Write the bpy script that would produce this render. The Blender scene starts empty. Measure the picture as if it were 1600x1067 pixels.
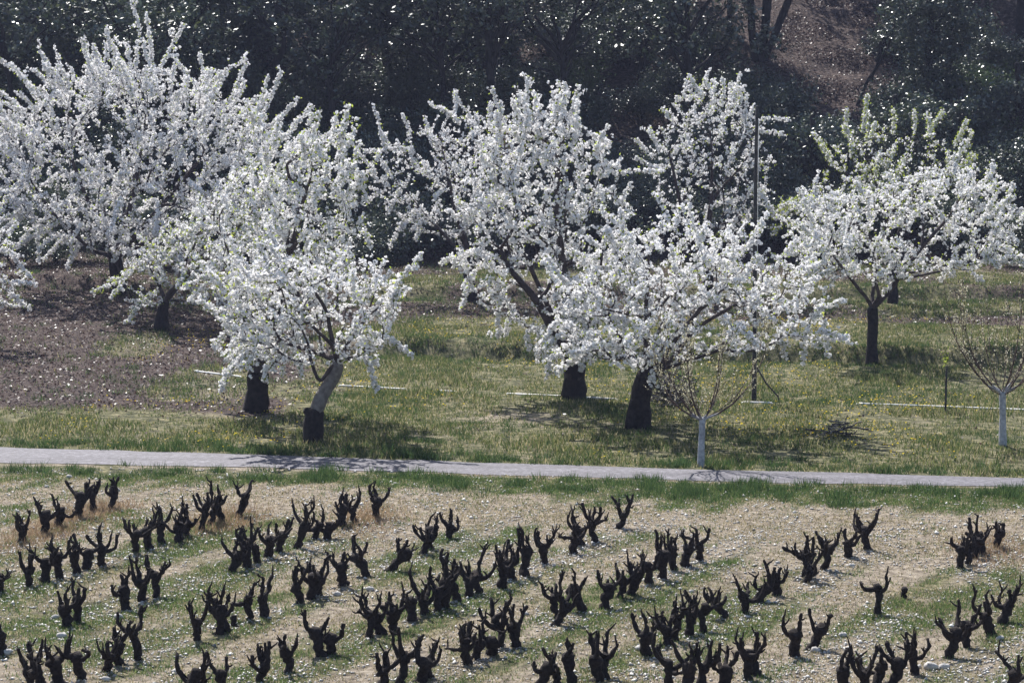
import bpy, math, random
import numpy as np

# ------------------------------------------------------------------ camera, sky, sun, exposure
SC = bpy.context.scene
F, HC, VH = 4280.0, 8.7, 100.0            # focal length in photo pixels, camera height, horizon row
PITCH = math.atan((533.5 - VH) / F)
cam_d = bpy.data.cameras.new('camera')
cam = bpy.data.objects.new('camera', cam_d)
SC.collection.objects.link(cam)
cam_d.sensor_width = 36.0
cam_d.lens = F / 1600.0 * 36.0
cam_d.clip_start, cam_d.clip_end = 0.5, 2000.0
cam.location = (0, 0, HC)
cam.rotation_euler = (math.pi / 2 - PITCH, 0, 0)
SC.camera = cam

SUN_EL, SUN_AZ = math.radians(50), math.radians(-21)    # azimuth from +Y, negative = to the left
sun_dir = np.array([math.sin(SUN_AZ) * math.cos(SUN_EL), math.cos(SUN_AZ) * math.cos(SUN_EL), math.sin(SUN_EL)])
W = bpy.data.worlds.new('World'); SC.world = W; W.use_nodes = True
wn = W.node_tree
sky = wn.nodes.new('ShaderNodeTexSky'); sky.sky_type = 'NISHITA'; sky.sun_disc = False
sky.sun_elevation = SUN_EL; sky.sun_rotation = SUN_AZ
sky.air_density = 1.0; sky.dust_density = 1.0
bg = wn.nodes['Background']; bg.inputs['Strength'].default_value = 0.085
wn.links.new(sky.outputs[0], bg.inputs[0])
sl = bpy.data.lights.new('sun', 'SUN'); sl.energy = 5.0; sl.angle = math.radians(0.5); sl.color = (1.0, 0.965, 0.92)
so = bpy.data.objects.new('sun', sl); SC.collection.objects.link(so)
from mathutils import Vector
so.rotation_euler = Vector(-sun_dir).to_track_quat('-Z', 'Y').to_euler()
so.location = (-30, 60, 60)
SC.view_settings.view_transform = 'Standard'
SC.view_settings.look = 'None'
SC.view_settings.exposure = 0.95
SC.view_settings.gamma = 1.0
SC.render.engine = 'CYCLES'
SC.cycles.max_bounces = 6
SC.cycles.diffuse_bounces = 3
SC.cycles.glossy_bounces = 2
SC.cycles.transmission_bounces = 4
SC.cycles.transparent_max_bounces = 4
SC.cycles.volume_bounces = 0
SC.cycles.sample_clamp_indirect = 4.0

# ------------------------------------------------------------------ helpers
RNG = np.random.default_rng(11)
random.seed(4)
C0 = np.array([0, 0, HC])
FWD = np.array([0, math.cos(PITCH), -math.sin(PITCH)])
UPV = np.array([0, math.sin(PITCH), math.cos(PITCH)])
RGT = np.array([1.0, 0, 0])

def pdir(u, v):
    u, v = np.asarray(u, float), np.asarray(v, float)
    return FWD + ((u - 800) / F)[..., None] * RGT + ((533.5 - v) / F)[..., None] * UPV

def vnoise(x, y, seed=0):
    """cheap smooth value noise, 2d, about -1..1"""
    x, y = np.asarray(x, float), np.asarray(y, float)
    xi, yi = np.floor(x), np.floor(y)
    fx, fy = x - xi, y - yi
    fx, fy = fx * fx * (3 - 2 * fx), fy * fy * (3 - 2 * fy)
    def hsh(a, b):
        s = np.sin(a * 127.1 + b * 311.7 + seed * 74.7) * 43758.5453
        return (s - np.floor(s)) * 2 - 1
    return ((hsh(xi, yi) * (1 - fx) + hsh(xi + 1, yi) * fx) * (1 - fy)
            + (hsh(xi, yi + 1) * (1 - fx) + hsh(xi + 1, yi + 1) * fx) * fy)

def sstep(a, b, x):
    t = np.clip((np.asarray(x, float) - a) / (b - a), 0, 1)
    return t * t * (3 - 2 * t)

def flat_y(v):
    return F * HC / (v - VH)

# track edges in photo pixels (u, top, bottom) -> far and near edge on the flat ground
TRK = np.array([(-400, 691, 718), (0, 699, 723), (400, 710.5, 730), (800, 725, 742), (1200, 736.5, 754), (1600, 746, 761.5), (2000, 753, 768)])
def gpt(u, v):
    d = pdir(u, v); t = -HC / d[..., 2]
    return C0 + d * t[..., None]
TF, TN = gpt(TRK[:, 0], TRK[:, 1]), gpt(TRK[:, 0], TRK[:, 2])
def far_edge(x): return np.interp(x, TF[:, 0], TF[:, 1])
def near_edge(x): return np.interp(x, TN[:, 0], TN[:, 1])
HILL0 = 107.0
def terr(x, y):
    x, y = np.asarray(x, float), np.asarray(y, float)
    h = 0.035 * vnoise(x * .55, y * .35, 1) + 0.02 * vnoise(x * 1.7, y * 1.3, 2)
    awayfromtrack = np.maximum(sstep(0.2, 1.5, y - far_edge(x)), sstep(0.2, 1.5, near_edge(x) - y))
    h = h * (0.12 + 0.88 * awayfromtrack)
    m1 = sstep(-9, -4, x)
    b1 = 81.2 - 0.13 * x + 0.5 * vnoise(x * .35, 3.3, 5)
    h = h + m1 * (0.45 * sstep(0, 0.7, y - b1) - 0.10 * sstep(-1.2, 0, y - b1) * (1 - sstep(0, .5, y - b1)))
    h = h + m1 * .07 * np.exp(-((y - b1) / 1.0) ** 2) * (vnoise(x * 2.3, y * 2.3, 15) + vnoise(x * 4.1, y * 4.1, 16))
    b2 = 95.5 + 0.6 * vnoise(x * .3, 9.1, 6)
    h = h + 0.45 * sstep(0, 0.9, y - b2)
    lf = sstep(-8, -16, x)                                   # earth slope at the left
    h = h + lf * 0.9 * sstep(72, 100, y)
    t = np.maximum(y - HILL0 - 1.0 * vnoise(x * .12, 4.0, 8), 0)
    hill = 0.50 * (np.sqrt(t * t + 9.0) - 3.0)
    hill = np.where(hill > 45, 45 + (hill - 45) * .3, hill)
    h = h + hill + sstep(2, 8, t) * (0.35 * vnoise(x * .3, y * .3, 9) + 0.18 * vnoise(x * .9, y * .9, 10))
    return h

def hit(u, v):
    """points where photo pixels meet the terrain"""
    d = pdir(u, v)
    one = d.ndim == 1
    d = np.atleast_2d(d)
    ts = np.arange(30, 330, 0.25)
    out = np.zeros((len(d), 3))
    for i, dd in enumerate(d):
        P = C0 + ts[:, None] * dd
        below = P[:, 2] < terr(P[:, 0], P[:, 1])
        k = int(np.argmax(below)) if below.any() else len(ts) - 1
        a, b = ts[max(k - 1, 0)], ts[k]
        for _ in range(12):
            m = (a + b) / 2; p = C0 + m * dd
            if p[2] < terr(p[0], p[1]): b = m
            else: a = m
        out[i] = C0 + b * dd
    return out[0] if one else out

def mesh_obj(name, verts, faces, mat, parent=None, smooth=False, loc=None):
    verts = np.asarray(verts, np.float32); faces = np.asarray(faces, np.int32)
    me = bpy.data.meshes.new(name)
    n, (m, k) = len(verts), faces.shape
    me.vertices.add(n); me.vertices.foreach_set('co', verts.ravel())
    me.loops.add(m * k); me.loops.foreach_set('vertex_index', faces.ravel())
    me.polygons.add(m); me.polygons.foreach_set('loop_start', np.arange(0, m * k, k, dtype=np.int32))
    if smooth: me.polygons.foreach_set('use_smooth', np.ones(m, dtype=bool))
    me.update(calc_edges=True)
    if mat: me.materials.append(mat)
    o = bpy.data.objects.new(name, me)
    SC.collection.objects.link(o)
    if parent is not None: o.parent = parent
    if loc is not None: o.location = loc
    return o

def cat_mesh(parts):
    vs, fs, n = [], [], 0
    for v, f in parts:
        vs.append(v); fs.append(np.asarray(f) + n); n += len(v)
    return np.concatenate(vs), np.concatenate(fs)

def empty(name, loc):
    o = bpy.data.objects.new(name, None); SC.collection.objects.link(o)
    o.empty_display_size = 0.2; o.location = loc
    return o

def tag(o, label=None, cat=None, group=None, kind=None):
    for k, v in (('label', label), ('category', cat), ('group', group), ('kind', kind)):
        if v: o[k] = v
    return o

def norm(a):
    return a / np.maximum(np.linalg.norm(a, axis=-1, keepdims=True), 1e-9)

def rand_dirs(n):
    return norm(RNG.normal(size=(n, 3)))

def frames(t):
    ref = np.where(np.abs(t[..., 2:3]) < .9, np.array([0, 0, 1.0]), np.array([1.0, 0, 0]))
    a = norm(np.cross(t, ref)); b = np.cross(t, a)
    return a, b

def tubes(P, R, k, cap=False, jitter=0.0):
    """P (E,S,3) polylines, R (E,S) radii -> verts, quads (open tubes, ends closed when cap)"""
    E, S, _ = P.shape
    T = norm(P[:, -1] - P[:, 0]) if S == 2 else None
    tang = np.gradient(P, axis=1); tang = norm(tang)
    ref, _b = frames(norm(P[:, -1] - P[:, 0] + 1e-6))
    a = norm(ref[:, None, :] - (ref[:, None, :] * tang).sum(-1, keepdims=True) * tang)
    b = np.cross(tang, a)
    ang = np.arange(k) * 2 * math.pi / k
    rad = R[:, :, None] * np.ones(k)
    if jitter: rad = rad * (1 + jitter * RNG.normal(size=rad.shape))
    V = P[:, :, None, :] + rad[..., None] * (np.cos(ang)[None, None, :, None] * a[:, :, None, :] + np.sin(ang)[None, None, :, None] * b[:, :, None, :])
    idx = np.arange(E * S * k).reshape(E, S, k)
    i0 = idx[:, :-1, :]; i1 = idx[:, 1:, :]
    q = np.stack([i0, np.roll(i0, -1, 2), np.roll(i1, -1, 2), i1], -1).reshape(-1, 4)
    V = V.reshape(-1, 3)
    if cap:
        n = len(V); extra = []; qs = []
        for e in range(E):
            for s_, flip in ((0, True), (S - 1, False)):
                c = P[e, s_] + (tang[e, s_] * R[e, s_] * (.6 if not flip else -.1))
                extra.append(c); ring = idx[e, s_]
                for j in range(0, k, 2):
                    a0, a1, a2 = ring[j], ring[(j + 1) % k], ring[(j + 2) % k]
                    qs.append((n, a2, a1, a0) if flip else (n, a0, a1, a2))
                n += 1
        V = np.concatenate([V, np.array(extra)]); q = np.concatenate([q, np.array(qs)])
    return V, q

def quads(c, nrm, size, aspect=1.0, along=None):
    """flat rhombic petals / leaves"""
    n = len(c)
    a, b = frames(nrm)
    th = RNG.uniform(0, 2 * math.pi, n)[:, None]
    t1 = a * np.cos(th) + b * np.sin(th); t2 = np.cross(nrm, t1)
    s = np.asarray(size)[:, None]
    V = np.stack([c + t1 * s, c + t2 * s * aspect, c - t1 * s, c - t2 * s * aspect], 1).reshape(-1, 3)
    return V, np.arange(4 * n).reshape(n, 4)

def tris_blades(base, h, w, lean):
    n = len(base)
    th = RNG.uniform(0, 2 * math.pi, n)
    side = np.stack([np.cos(th), np.sin(th), np.zeros(n)], 1) * (np.asarray(w)[:, None] / 2)
    ln = rand_dirs(n); ln[:, 2] = 0
    tip = base + np.stack([np.zeros(n), np.zeros(n), h], 1) + ln * (np.asarray(lean) * h)[:, None]
    b0 = base - np.array([0, 0, .015])
    V = np.stack([b0 - side, b0 + side, tip], 1).reshape(-1, 3)
    return V, np.arange(3 * n).reshape(n, 3)

# ------------------------------------------------------------------ materials
def mat(name):
    m = bpy.data.materials.new(name); m.use_nodes = True
    nt = m.node_tree
    for nd in list(nt.nodes):
        if nd.type != 'OUTPUT_MATERIAL': nt.nodes.remove(nd)
    return m, nt, nt.nodes['Material Output']

def ramp(nt, fac, stops):
    r = nt.nodes.new('ShaderNodeValToRGB')
    e = r.color_ramp.elements
    while len(e) < len(stops): e.new(0.5)
    for el, (p, c) in zip(e, stops):
        el.position = p; el.color = (*c, 1)
    nt.links.new(fac, r.inputs[0])
    return r.outputs[0]

def island(nt):
    return nt.nodes.new('ShaderNodeNewGeometry').outputs['Random Per Island']

def leafy(name, stops, trans=0.5, tstops=None, gloss=0.0, rough=0.4):
    """thin petals, blades or leaves: diffuse + translucent (+ gloss)"""
    m, nt, out = mat(name)
    fac = island(nt)
    col = ramp(nt, fac, stops)
    tcol = ramp(nt, fac, tstops) if tstops else col
    d = nt.nodes.new('ShaderNodeBsdfDiffuse'); nt.links.new(col, d.inputs[0])
    t = nt.nodes.new('ShaderNodeBsdfTranslucent'); nt.links.new(tcol, t.inputs[0])
    mx = nt.nodes.new('ShaderNodeMixShader'); mx.inputs[0].default_value = trans
    nt.links.new(d.outputs[0], mx.inputs[1]); nt.links.new(t.outputs[0], mx.inputs[2])
    last = mx
    if gloss:
        g = nt.nodes.new('ShaderNodeBsdfGlossy'); g.inputs['Roughness'].default_value = rough
        g.inputs[0].default_value = (1, 1, 1, 1)
        m2 = nt.nodes.new('ShaderNodeMixShader'); m2.inputs[0].default_value = gloss
        nt.links.new(last.outputs[0], m2.inputs[1]); nt.links.new(g.outputs[0], m2.inputs[2]); last = m2
    nt.links.new(last.outputs[0], out.inputs['Surface'])
    return m

def solid(name, c1, c2, scale=8, rough=0.9, bump=0.3, detail=5, bscale=None):
    m, nt, out = mat(name)
    p = nt.nodes.new('ShaderNodeBsdfPrincipled'); p.inputs['Roughness'].default_value = rough
    p.inputs['Specular IOR Level'].default_value = 0.25
    tc = nt.nodes.new('ShaderNodeTexCoord')
    n = nt.nodes.new('ShaderNodeTexNoise'); n.inputs['Scale'].default_value = scale; n.inputs['Detail'].default_value = detail
    nt.links.new(tc.outputs['Object'], n.inputs['Vector'])
    col = ramp(nt, n.outputs[0], [(.35, c1), (.65, c2)])
    nt.links.new(col, p.inputs['Base Color'])
    n2 = nt.nodes.new('ShaderNodeTexNoise'); n2.inputs['Scale'].default_value = bscale or scale * 4; n2.inputs['Detail'].default_value = 4
    nt.links.new(tc.outputs['Object'], n2.inputs['Vector'])
    b = nt.nodes.new('ShaderNodeBump'); b.inputs['Strength'].default_value = bump; b.inputs['Distance'].default_value = 0.03
    nt.links.new(n2.outputs[0], b.inputs['Height']); nt.links.new(b.outputs[0], p.inputs['Normal'])
    nt.links.new(p.outputs[0], out.inputs['Surface'])
    return m

M = {}
M['petal'] = leafy('blossom_petals', [(0, (.84, .83, .83)), (.6, (.88, .88, .88)), (1, (.88, .85, .85))], 0.36)
M['newleaf'] = leafy('young_leaves', [(0, (.10, .15, .03)), (1, (.20, .24, .05))], 0.6, [(0, (.28, .36, .05)), (1, (.42, .46, .10))])
M['bud'] = leafy('opening_buds', [(0, (.30, .26, .14)), (.5, (.48, .46, .32)), (1, (.70, .66, .55))], 0.5)
M['bark'] = solid('cherry_bark', (.012, .010, .010), (.032, .027, .026), 9, .95, .7)
M['barklight'] = solid('pale_cherry_bark', (.11, .10, .095), (.22, .20, .19), 9, .9, .5)
M['twig'] = solid('twig_bark', (.035, .028, .028), (.075, .06, .06), 6, .9, .1)
M['browntwig'] = solid('young_twig_bark', (.06, .040, .034), (.12, .083, .068), 6, .8, .1)
M['limewash'] = solid('limewash', (.24, .25, .28), (.46, .47, .50), 12, .9, .3)
M['vine'] = solid('old_vine_wood', (.012, .009, .008), (.034, .026, .023), 22, .95, .8)
M['oakbark'] = solid('oak_bark', (.014, .013, .013), (.036, .033, .032), 5, .95, .6)
M['oakleaf'] = leafy('evergreen_oak_leaves', [(0, (.018, .032, .022)), (.5, (.030, .048, .030)), (.86, (.055, .078, .042)), (1, (.12, .14, .05))], .25, None, .09, .36)
M['shrubleaf'] = leafy('shrub_leaves', [(0, (.022, .034, .020)), (.6, (.040, .058, .032)), (1, (.085, .105, .05))], .3, None, .08, .36)
M['bluegreen'] = leafy('grey_green_leaves', [(0, (.055, .075, .06)), (1, (.12, .15, .12))], .35, None, .10, .35)
M['broom'] = leafy('broom_leaves', [(0, (.03, .055, .02)), (1, (.07, .11, .035))], .4, None, .06, .35)
M['grass'] = leafy('orchard_grass', [(0, (.045, .075, .028)), (.35, (.09, .125, .042)), (.7, (.16, .17, .065)), (.88, (.26, .23, .11)), (1, (.42, .36, .23))], .5)
M['lush'] = leafy('lush_grass', [(0, (.030, .062, .024)), (.6, (.055, .10, .036)), (1, (.12, .16, .055))], .5)
M['dry'] = leafy('dry_grass', [(0, (.20, .13, .08)), (.6, (.30, .21, .13)), (1, (.38, .30, .19))], .45)
M['straw'] = leafy('straw', [(0, (.10, .092, .045)), (.4, (.24, .22, .10)), (.7, (.38, .31, .19)), (1, (.58, .49, .34))], .4)
M['weed'] = leafy('weeds', [(0, (.05, .092, .03)), (.6, (.095, .15, .046)), (1, (.19, .23, .085))], .5)
M['yellow'] = leafy('yellow_flowers', [(0, (.62, .42, .03)), (1, (.75, .60, .06))], .45)
M['litter'] = leafy('fallen_leaves', [(0, (.020, .012, .011)), (.5, (.050, .028, .024)), (.9, (.10, .062, .052)), (1, (.24, .19, .17))], .25, None, .035, .4)
M['stone'] = solid('limestone', (.34, .32, .30), (.56, .54, .51), 7, .85, .3)
def pebble_mat():
    m, nt, out = mat('pebbles')
    p = nt.nodes.new('ShaderNodeBsdfPrincipled'); p.inputs['Roughness'].default_value = .55
    col = ramp(nt, island(nt), [(0, (.20, .185, .165)), (.5, (.36, .34, .31)), (1, (.60, .58, .55))])
    nt.links.new(col, p.inputs['Base Color']); nt.links.new(p.outputs[0], out.inputs['Surface'])
    return m
M['pebble'] = pebble_mat()
M['pipe'] = solid('pale_pipe', (.62, .60, .57), (.74, .72, .69), 3, .5, .05)
M['post'] = solid('weathered_post', (.030, .030, .034), (.07, .068, .066), 8, .9, .4)

def ground_mat():
    m, nt, out = mat('ground')
    L = nt.links
    p = nt.nodes.new('ShaderNodeBsdfPrincipled'); p.inputs['Roughness'].default_value = .95
    p.inputs['Specular IOR Level'].default_value = .15
    tc = nt.nodes.new('ShaderNodeTexCoord')
    def noise(s, d=6, rgh=.6):
        n = nt.nodes.new('ShaderNodeTexNoise'); n.inputs['Scale'].default_value = s; n.inputs['Detail'].default_value = d
        n.inputs['Roughness'].default_value = rgh
        L.new(tc.outputs['Object'], n.inputs['Vector']); return n.outputs[0]
    def mixc(f, a, b):
        x = nt.nodes.new('ShaderNodeMixRGB'); L.new(f, x.inputs[0]); L.new(a, x.inputs[1]); L.new(b, x.inputs[2]); return x.outputs[0]
    def math_(op, a, b):
        x = nt.nodes.new('ShaderNodeMath'); x.operation = op; x.use_clamp = (op == 'MULTIPLY')
        for i, q in enumerate((a, b)):
            if isinstance(q, (int, float)): x.inputs[i].default_value = q
            else: L.new(q, x.inputs[i])
        return x.outputs[0]
    at = nt.nodes.new('ShaderNodeAttribute'); at.attribute_name = 'zone'
    sp = nt.nodes.new('ShaderNodeSeparateColor'); L.new(at.outputs['Color'], sp.inputs[0])
    soil = ramp(nt, noise(5, 8, .7), [(.35, (.12, .098, .076)), (.5, (.29, .24, .18)), (.64, (.46, .395, .31))])
    grass = ramp(nt, noise(3, 8, .7), [(.36, (.034, .040, .022)), (.5, (.125, .122, .060)), (.63, (.32, .28, .165))])
    litter = ramp(nt, noise(6, 8, .75), [(.36, (.022, .016, .015)), (.52, (.075, .054, .047)), (.66, (.20, .155, .135))])
    n1 = noise(1.2, 6, .7)
    def thr(ch):   # break the zone edges up
        return math_('MULTIPLY', math_('SUBTRACT', math_('ADD', ch, math_('MULTIPLY', n1, 1.0)), .85), 3.0)
    c = mixc(thr(sp.outputs[0]), soil, grass)
    c = mixc(thr(sp.outputs[1]), c, litter)
    L.new(c, p.inputs['Base Color'])
    b = nt.nodes.new('ShaderNodeBump'); b.inputs['Strength'].default_value = 1.0; b.inputs['Distance'].default_value = .16
    L.new(noise(4.5, 8, .75), b.inputs['Height']); L.new(b.outputs[0], p.inputs['Normal'])
    L.new(p.outputs[0], out.inputs['Surface'])
    return m
M['ground'] = ground_mat()
def track_mat():
    m, nt, out = mat('gravel_track')
    L = nt.links
    p = nt.nodes.new('ShaderNodeBsdfPrincipled'); p.inputs['Roughness'].default_value = .75
    tc = nt.nodes.new('ShaderNodeTexCoord')
    n = nt.nodes.new('ShaderNodeTexNoise'); n.inputs['Scale'].default_value = 7; n.inputs['Detail'].default_value = 8; n.inputs['Roughness'].default_value = .85
    L.new(tc.outputs['Object'], n.inputs['Vector'])
    n2 = nt.nodes.new('ShaderNodeTexNoise'); n2.inputs['Scale'].default_value = .7; n2.inputs['Detail'].default_value = 5
    mp = nt.nodes.new('ShaderNodeMapping'); mp.inputs['Scale'].default_value = (.25, 3.2, 1); L.new(tc.outputs['Object'], mp.inputs[0]); L.new(mp.outputs[0], n2.inputs['Vector'])
    a = ramp(nt, n.outputs[0], [(.36, (.032, .029, .036)), (.5, (.085, .079, .094)), (.64, (.20, .19, .215))])
    b = ramp(nt, n2.outputs[0], [(.35, (.6, .58, .62)), (.65, (1, 1, 1))])
    x = nt.nodes.new('ShaderNodeMixRGB'); x.blend_type = 'MULTIPLY'; x.inputs[0].default_value = 1
    L.new(a, x.inputs[1]); L.new(b, x.inputs[2]); L.new(x.outputs[0], p.inputs['Base Color'])
    bp = nt.nodes.new('ShaderNodeBump'); bp.inputs['Strength'].default_value = .6; bp.inputs['Distance'].default_value = .03
    L.new(n.outputs[0], bp.inputs['Height']); L.new(bp.outputs[0], p.inputs['Normal'])
    L.new(p.outputs[0], out.inputs['Surface'])
    return m
M['track'] = track_mat()

# ------------------------------------------------------------------ ground cover zones (0..1)
ROWS = {
 0: [(28,847),(70,833),(92,822),(117,810),(146,797),(170,796)],
 1: [(371,808),(345,815),(331,821),(310,828),(290,836),(275,848),(258,849),(235,857),(210,862),(159,883),(133,889),(118,895),(94,903),(74,909),(45,915),(6,924)],
 2: [(585,808),(560,815),(535,821),(511,842),(491,841),(464,856),(430,862),(418,870),(402,878),(385,887),(360,893),(245,932),(221,938),(201,953),(117,974),(101,981),(4,1022)],
 3: [(705,841),(675,857),(656,866),(601,893),(575,901),(535,914),(499,929),(485,935),(466,942),(414,963),(390,969),(370,978),(350,985),(338,990),(305,999),(215,1031),(190,1037),(165,1050),(128,1061),(95,1068),(68,1066),(40,1076)],
 4: [(964,825),(930,847),(907,851),(894,865),(851,879),(821,899),(804,904),(786,918),(752,926),(731,932),(720,938),(699,951),(680,955),(664,959),(644,968),(616,984),(600,990),(580,997),(519,1021),(506,1025),(447,1049),(403,1066),(345,1082),(310,1090),(275,1098)],
 5: [(1095,876),(1075,884),(1052,889),(1033,904),(1015,911),(988,928),(966,933),(946,951),(915,955),(881,967),(864,977),(806,1009),(781,1011),(767,1021),(745,1029),(730,1036),(671,1058),(653,1065),(630,1068),(594,1074)],
 6: [(1359,857),(1328,870),(1285,890),(1262,901),(1259,909),(1212,929),(1176,942),(1160,956),(1140,966),(1101,989),(1071,994),(1054,999),(1040,1008),(1018,1023),(945,1060),(930,1063),(892,1068),(873,1073),(848,1078)],
 7: [(1554,855),(1537,866),(1520,873),(1510,882),(1498,887),(1409,934),(1367,960),(1266,1015),(1244,1024),(1182,1055),(1166,1062),(1134,1072),(1102,1078),(1076,1081),(1045,1074)],
 8: [(1562,975),(1552,989),(1512,1012),(1478,1027),(1426,1055),(1392,1072),(1372,1074),(1340,1080),(1317,1082)],
 9: [(1582,1090)],
}
ROWG = {k: hit(np.array([p[0] for p in v]), np.array([p[1] for p in v])) for k, v in ROWS.items()}
VP = np.concatenate(list(ROWG.values()))
# direction of the rows on the ground, fitted
_d = np.array([ROWG[k][0, :2] - ROWG[k][-1, :2] for k in (1, 2, 3, 4, 5, 6)])
rowdir = norm(_d.sum(0)); rown = np.array([rowdir[1], -rowdir[0]])
_offs = [np.mean(ROWG[k][:, :2] @ rown) for k in range(0, 9)]
ROWSP = (_offs[6] - _offs[1]) / 5.0
def row_phase(x, y):
    """0 on a vine row, 1 between two rows"""
    s = (np.stack([x, y], -1) @ rown - _offs[3]) / ROWSP
    return np.abs(s - np.round(s)) * 2

def zones(x, y):
    ne, fe = near_edge(x), far_edge(x)
    vy = ne - y                       # distance in front of the track
    big = vnoise(x * .22, y * .16, 21); mid = vnoise(x * .8, y * .5, 22)
    vineyard = sstep(0, .3, vy)
    ph = row_phase(x, y)
    g_v = np.clip(.22 + .22 * big + .38 * mid + .55 * np.exp(-((ph - .38) / .24) ** 2) - .45 * np.exp(-((vy - 5.5 - .10 * x) / 2.2) ** 2), 0, 1)
    verge = np.clip(sstep(-22, 2, x + 5 * mid) * np.exp(-((vy - 1.3) / (1.1 + .05 * np.clip(x, -10, 12))) ** 2), 0, 1)
    green_v = np.clip(g_v * .9 + verge, 0, 1)
    oy = y - fe
    litter = np.clip(1.0 * sstep(-4.0, -8.0, x + 1.2 * mid) * sstep(4.5, 8, oy + 1.5 * big) * (1 - .55 * sstep(.15, .6, vnoise(x * .35, y * .22, 25)))
                     + .8 * sstep(24, 28, y - 61 + 2 * mid) * (1 - .7 * sstep(.0, .5, vnoise(x * .3, y * .25, 26))) + sstep(HILL0 - 2, HILL0 + 4, y), 0, 1)
    green_o = np.clip(.92 + .25 * big + .3 * mid, 0, 1) * (1 - .6 * litter)
    green = np.where(vy > 0, green_v * vineyard, green_o)
    return green, np.where(vy > 0, 0, litter), verge

# ------------------------------------------------------------------ ground sheet
def axis(fine0, fine1, step, lo, hi):
    a = list(np.arange(fine0, fine1 + 1e-6, step))
    s, x = step, fine0
    while x > lo: s *= 1.35; x -= s; a.insert(0, max(x, lo))
    s, x = step, fine1
    while x < hi: s *= 1.35; x += s; a.append(min(x, hi))
    return np.array(a)
gx = axis(-27, 27, .20, -200, 200); gy = axis(40, 140, .25, -90, 340)
X, Y = np.meshgrid(gx, gy)
Z = terr(X, Y)
gv = np.stack([X, Y, Z], -1).reshape(-1, 3)
ii = np.arange(len(gv)).reshape(X.shape)
gf = np.stack([ii[:-1, :-1], ii[:-1, 1:], ii[1:, 1:], ii[1:, :-1]], -1).reshape(-1, 4)
ground = mesh_obj('ground', gv, gf, M['ground'], smooth=True)
tag(ground, 'vineyard soil, grassy orchard floor and rising wooded slope', kind='structure')
zg, zl, _zv = zones(gv[:, 0], gv[:, 1])
ca = ground.data.color_attributes.new('zone', 'FLOAT_COLOR', 'POINT')
ca.data.foreach_set('color', np.stack([zg, zl, np.zeros_like(zg), np.ones_like(zg)], 1).astype(np.float32).ravel())

# track
tx = np.arange(-40, 45, .4)
rows_ = []
for k in range(9):
    f = k / 8
    ne = near_edge(tx) + (.12 * vnoise(tx * 1.1, 0, 31) if k == 0 else 0)
    fe = far_edge(tx) + (.12 * vnoise(tx * 1.1, 5, 32) if k == 8 else 0)
    yy = ne + (fe - ne) * f
    rows_.append(np.stack([tx, yy, terr(tx, yy) + .03 - .02 * abs(2 * f - 1)], -1))
tv = np.stack(rows_, 0)
ti = np.arange(tv.shape[0] * tv.shape[1]).reshape(tv.shape[:2])
tf = np.stack([ti[:-1, :-1], ti[:-1, 1:], ti[1:, 1:], ti[1:, :-1]], -1).reshape(-1, 4)
tag(mesh_obj('track', tv.reshape(-1, 3), tf, M['track'], smooth=True), 'pale grey gravel farm track between vineyard and orchard', kind='structure')

# ------------------------------------------------------------------ cherry trees
def poly_sample(poly, n):
    """random points in a polygon with their relative depth below the outline"""
    poly = np.array(poly, float)
    lo, hi = poly.min(0), poly.max(0)
    pts = np.zeros((0, 2))
    x1, y1 = poly[:, 0], poly[:, 1]; x2, y2 = np.roll(x1, -1), np.roll(y1, -1)
    while len(pts) < n:
        q = RNG.uniform(lo, hi, (n * 2, 2))
        c = ((y1 > q[:, 1:2]) != (y2 > q[:, 1:2])) & (q[:, 0:1] < (x2 - x1) * (q[:, 1:2] - y1) / (y2 - y1 + 1e-9) + x1)
        pts = np.concatenate([pts, q[c.sum(1) % 2 == 1]])
    pts = pts[:n]
    a = np.stack([x1, y1], 1); d = np.stack([x2 - x1, y2 - y1], 1)
    t = np.clip(((pts[:, None] - a) * d).sum(-1) / (d * d).sum(-1), 0, 1)
    dist = np.linalg.norm(pts[:, None] - (a + t[..., None] * d), axis=-1).min(1)
    return pts, dist / dist.max()

def grow(pos, par, samples, bf=.35):
    pos = list(pos); par = list(par)
    P = np.zeros((len(pos) + len(samples), 3)); n = len(pos); P[:n] = pos
    L = np.zeros(len(P))
    for i in range(n):
        if par[i] >= 0: L[i] = L[par[i]] + np.linalg.norm(P[i] - P[par[i]])
    root = P[n - 1] if n else samples.mean(0)
    order = np.argsort(np.linalg.norm(samples - P[:n].mean(0), axis=1))
    for k in order:
        s = samples[k]
        dd = np.linalg.norm(P[1:n] - s, axis=1)
        j = int(np.argmin(dd + bf * L[1:n])) + 1
        P[n] = s; par.append(j); L[n] = L[j] + dd[j - 1]; n += 1
    return P, np.array(par)

def hermite(P, par, S=4):
    n = len(P)
    ch = [i for i in range(n) if par[i] >= 0]
    c = np.array(ch); p = par[c]
    gp = np.where(par[p] >= 0, par[p], p)
    e = P[c] - P[p]; ln = np.linalg.norm(e, axis=1, keepdims=True)
    t0 = norm(norm(P[p] - P[gp]) * .7 + norm(e)) * ln
    t0 = np.where((gp == p)[:, None], e, t0)
    t1 = e
    s = np.linspace(0, 1, S)[None, :, None]
    h00, h10, h01, h11 = 2*s**3-3*s**2+1, s**3-2*s**2+s, -2*s**3+3*s**2, s**3-s**2
    C = h00*P[p][:, None]+h10*t0[:, None]+h01*P[c][:, None]+h11*t1[:, None]
    return c, p, C

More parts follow.
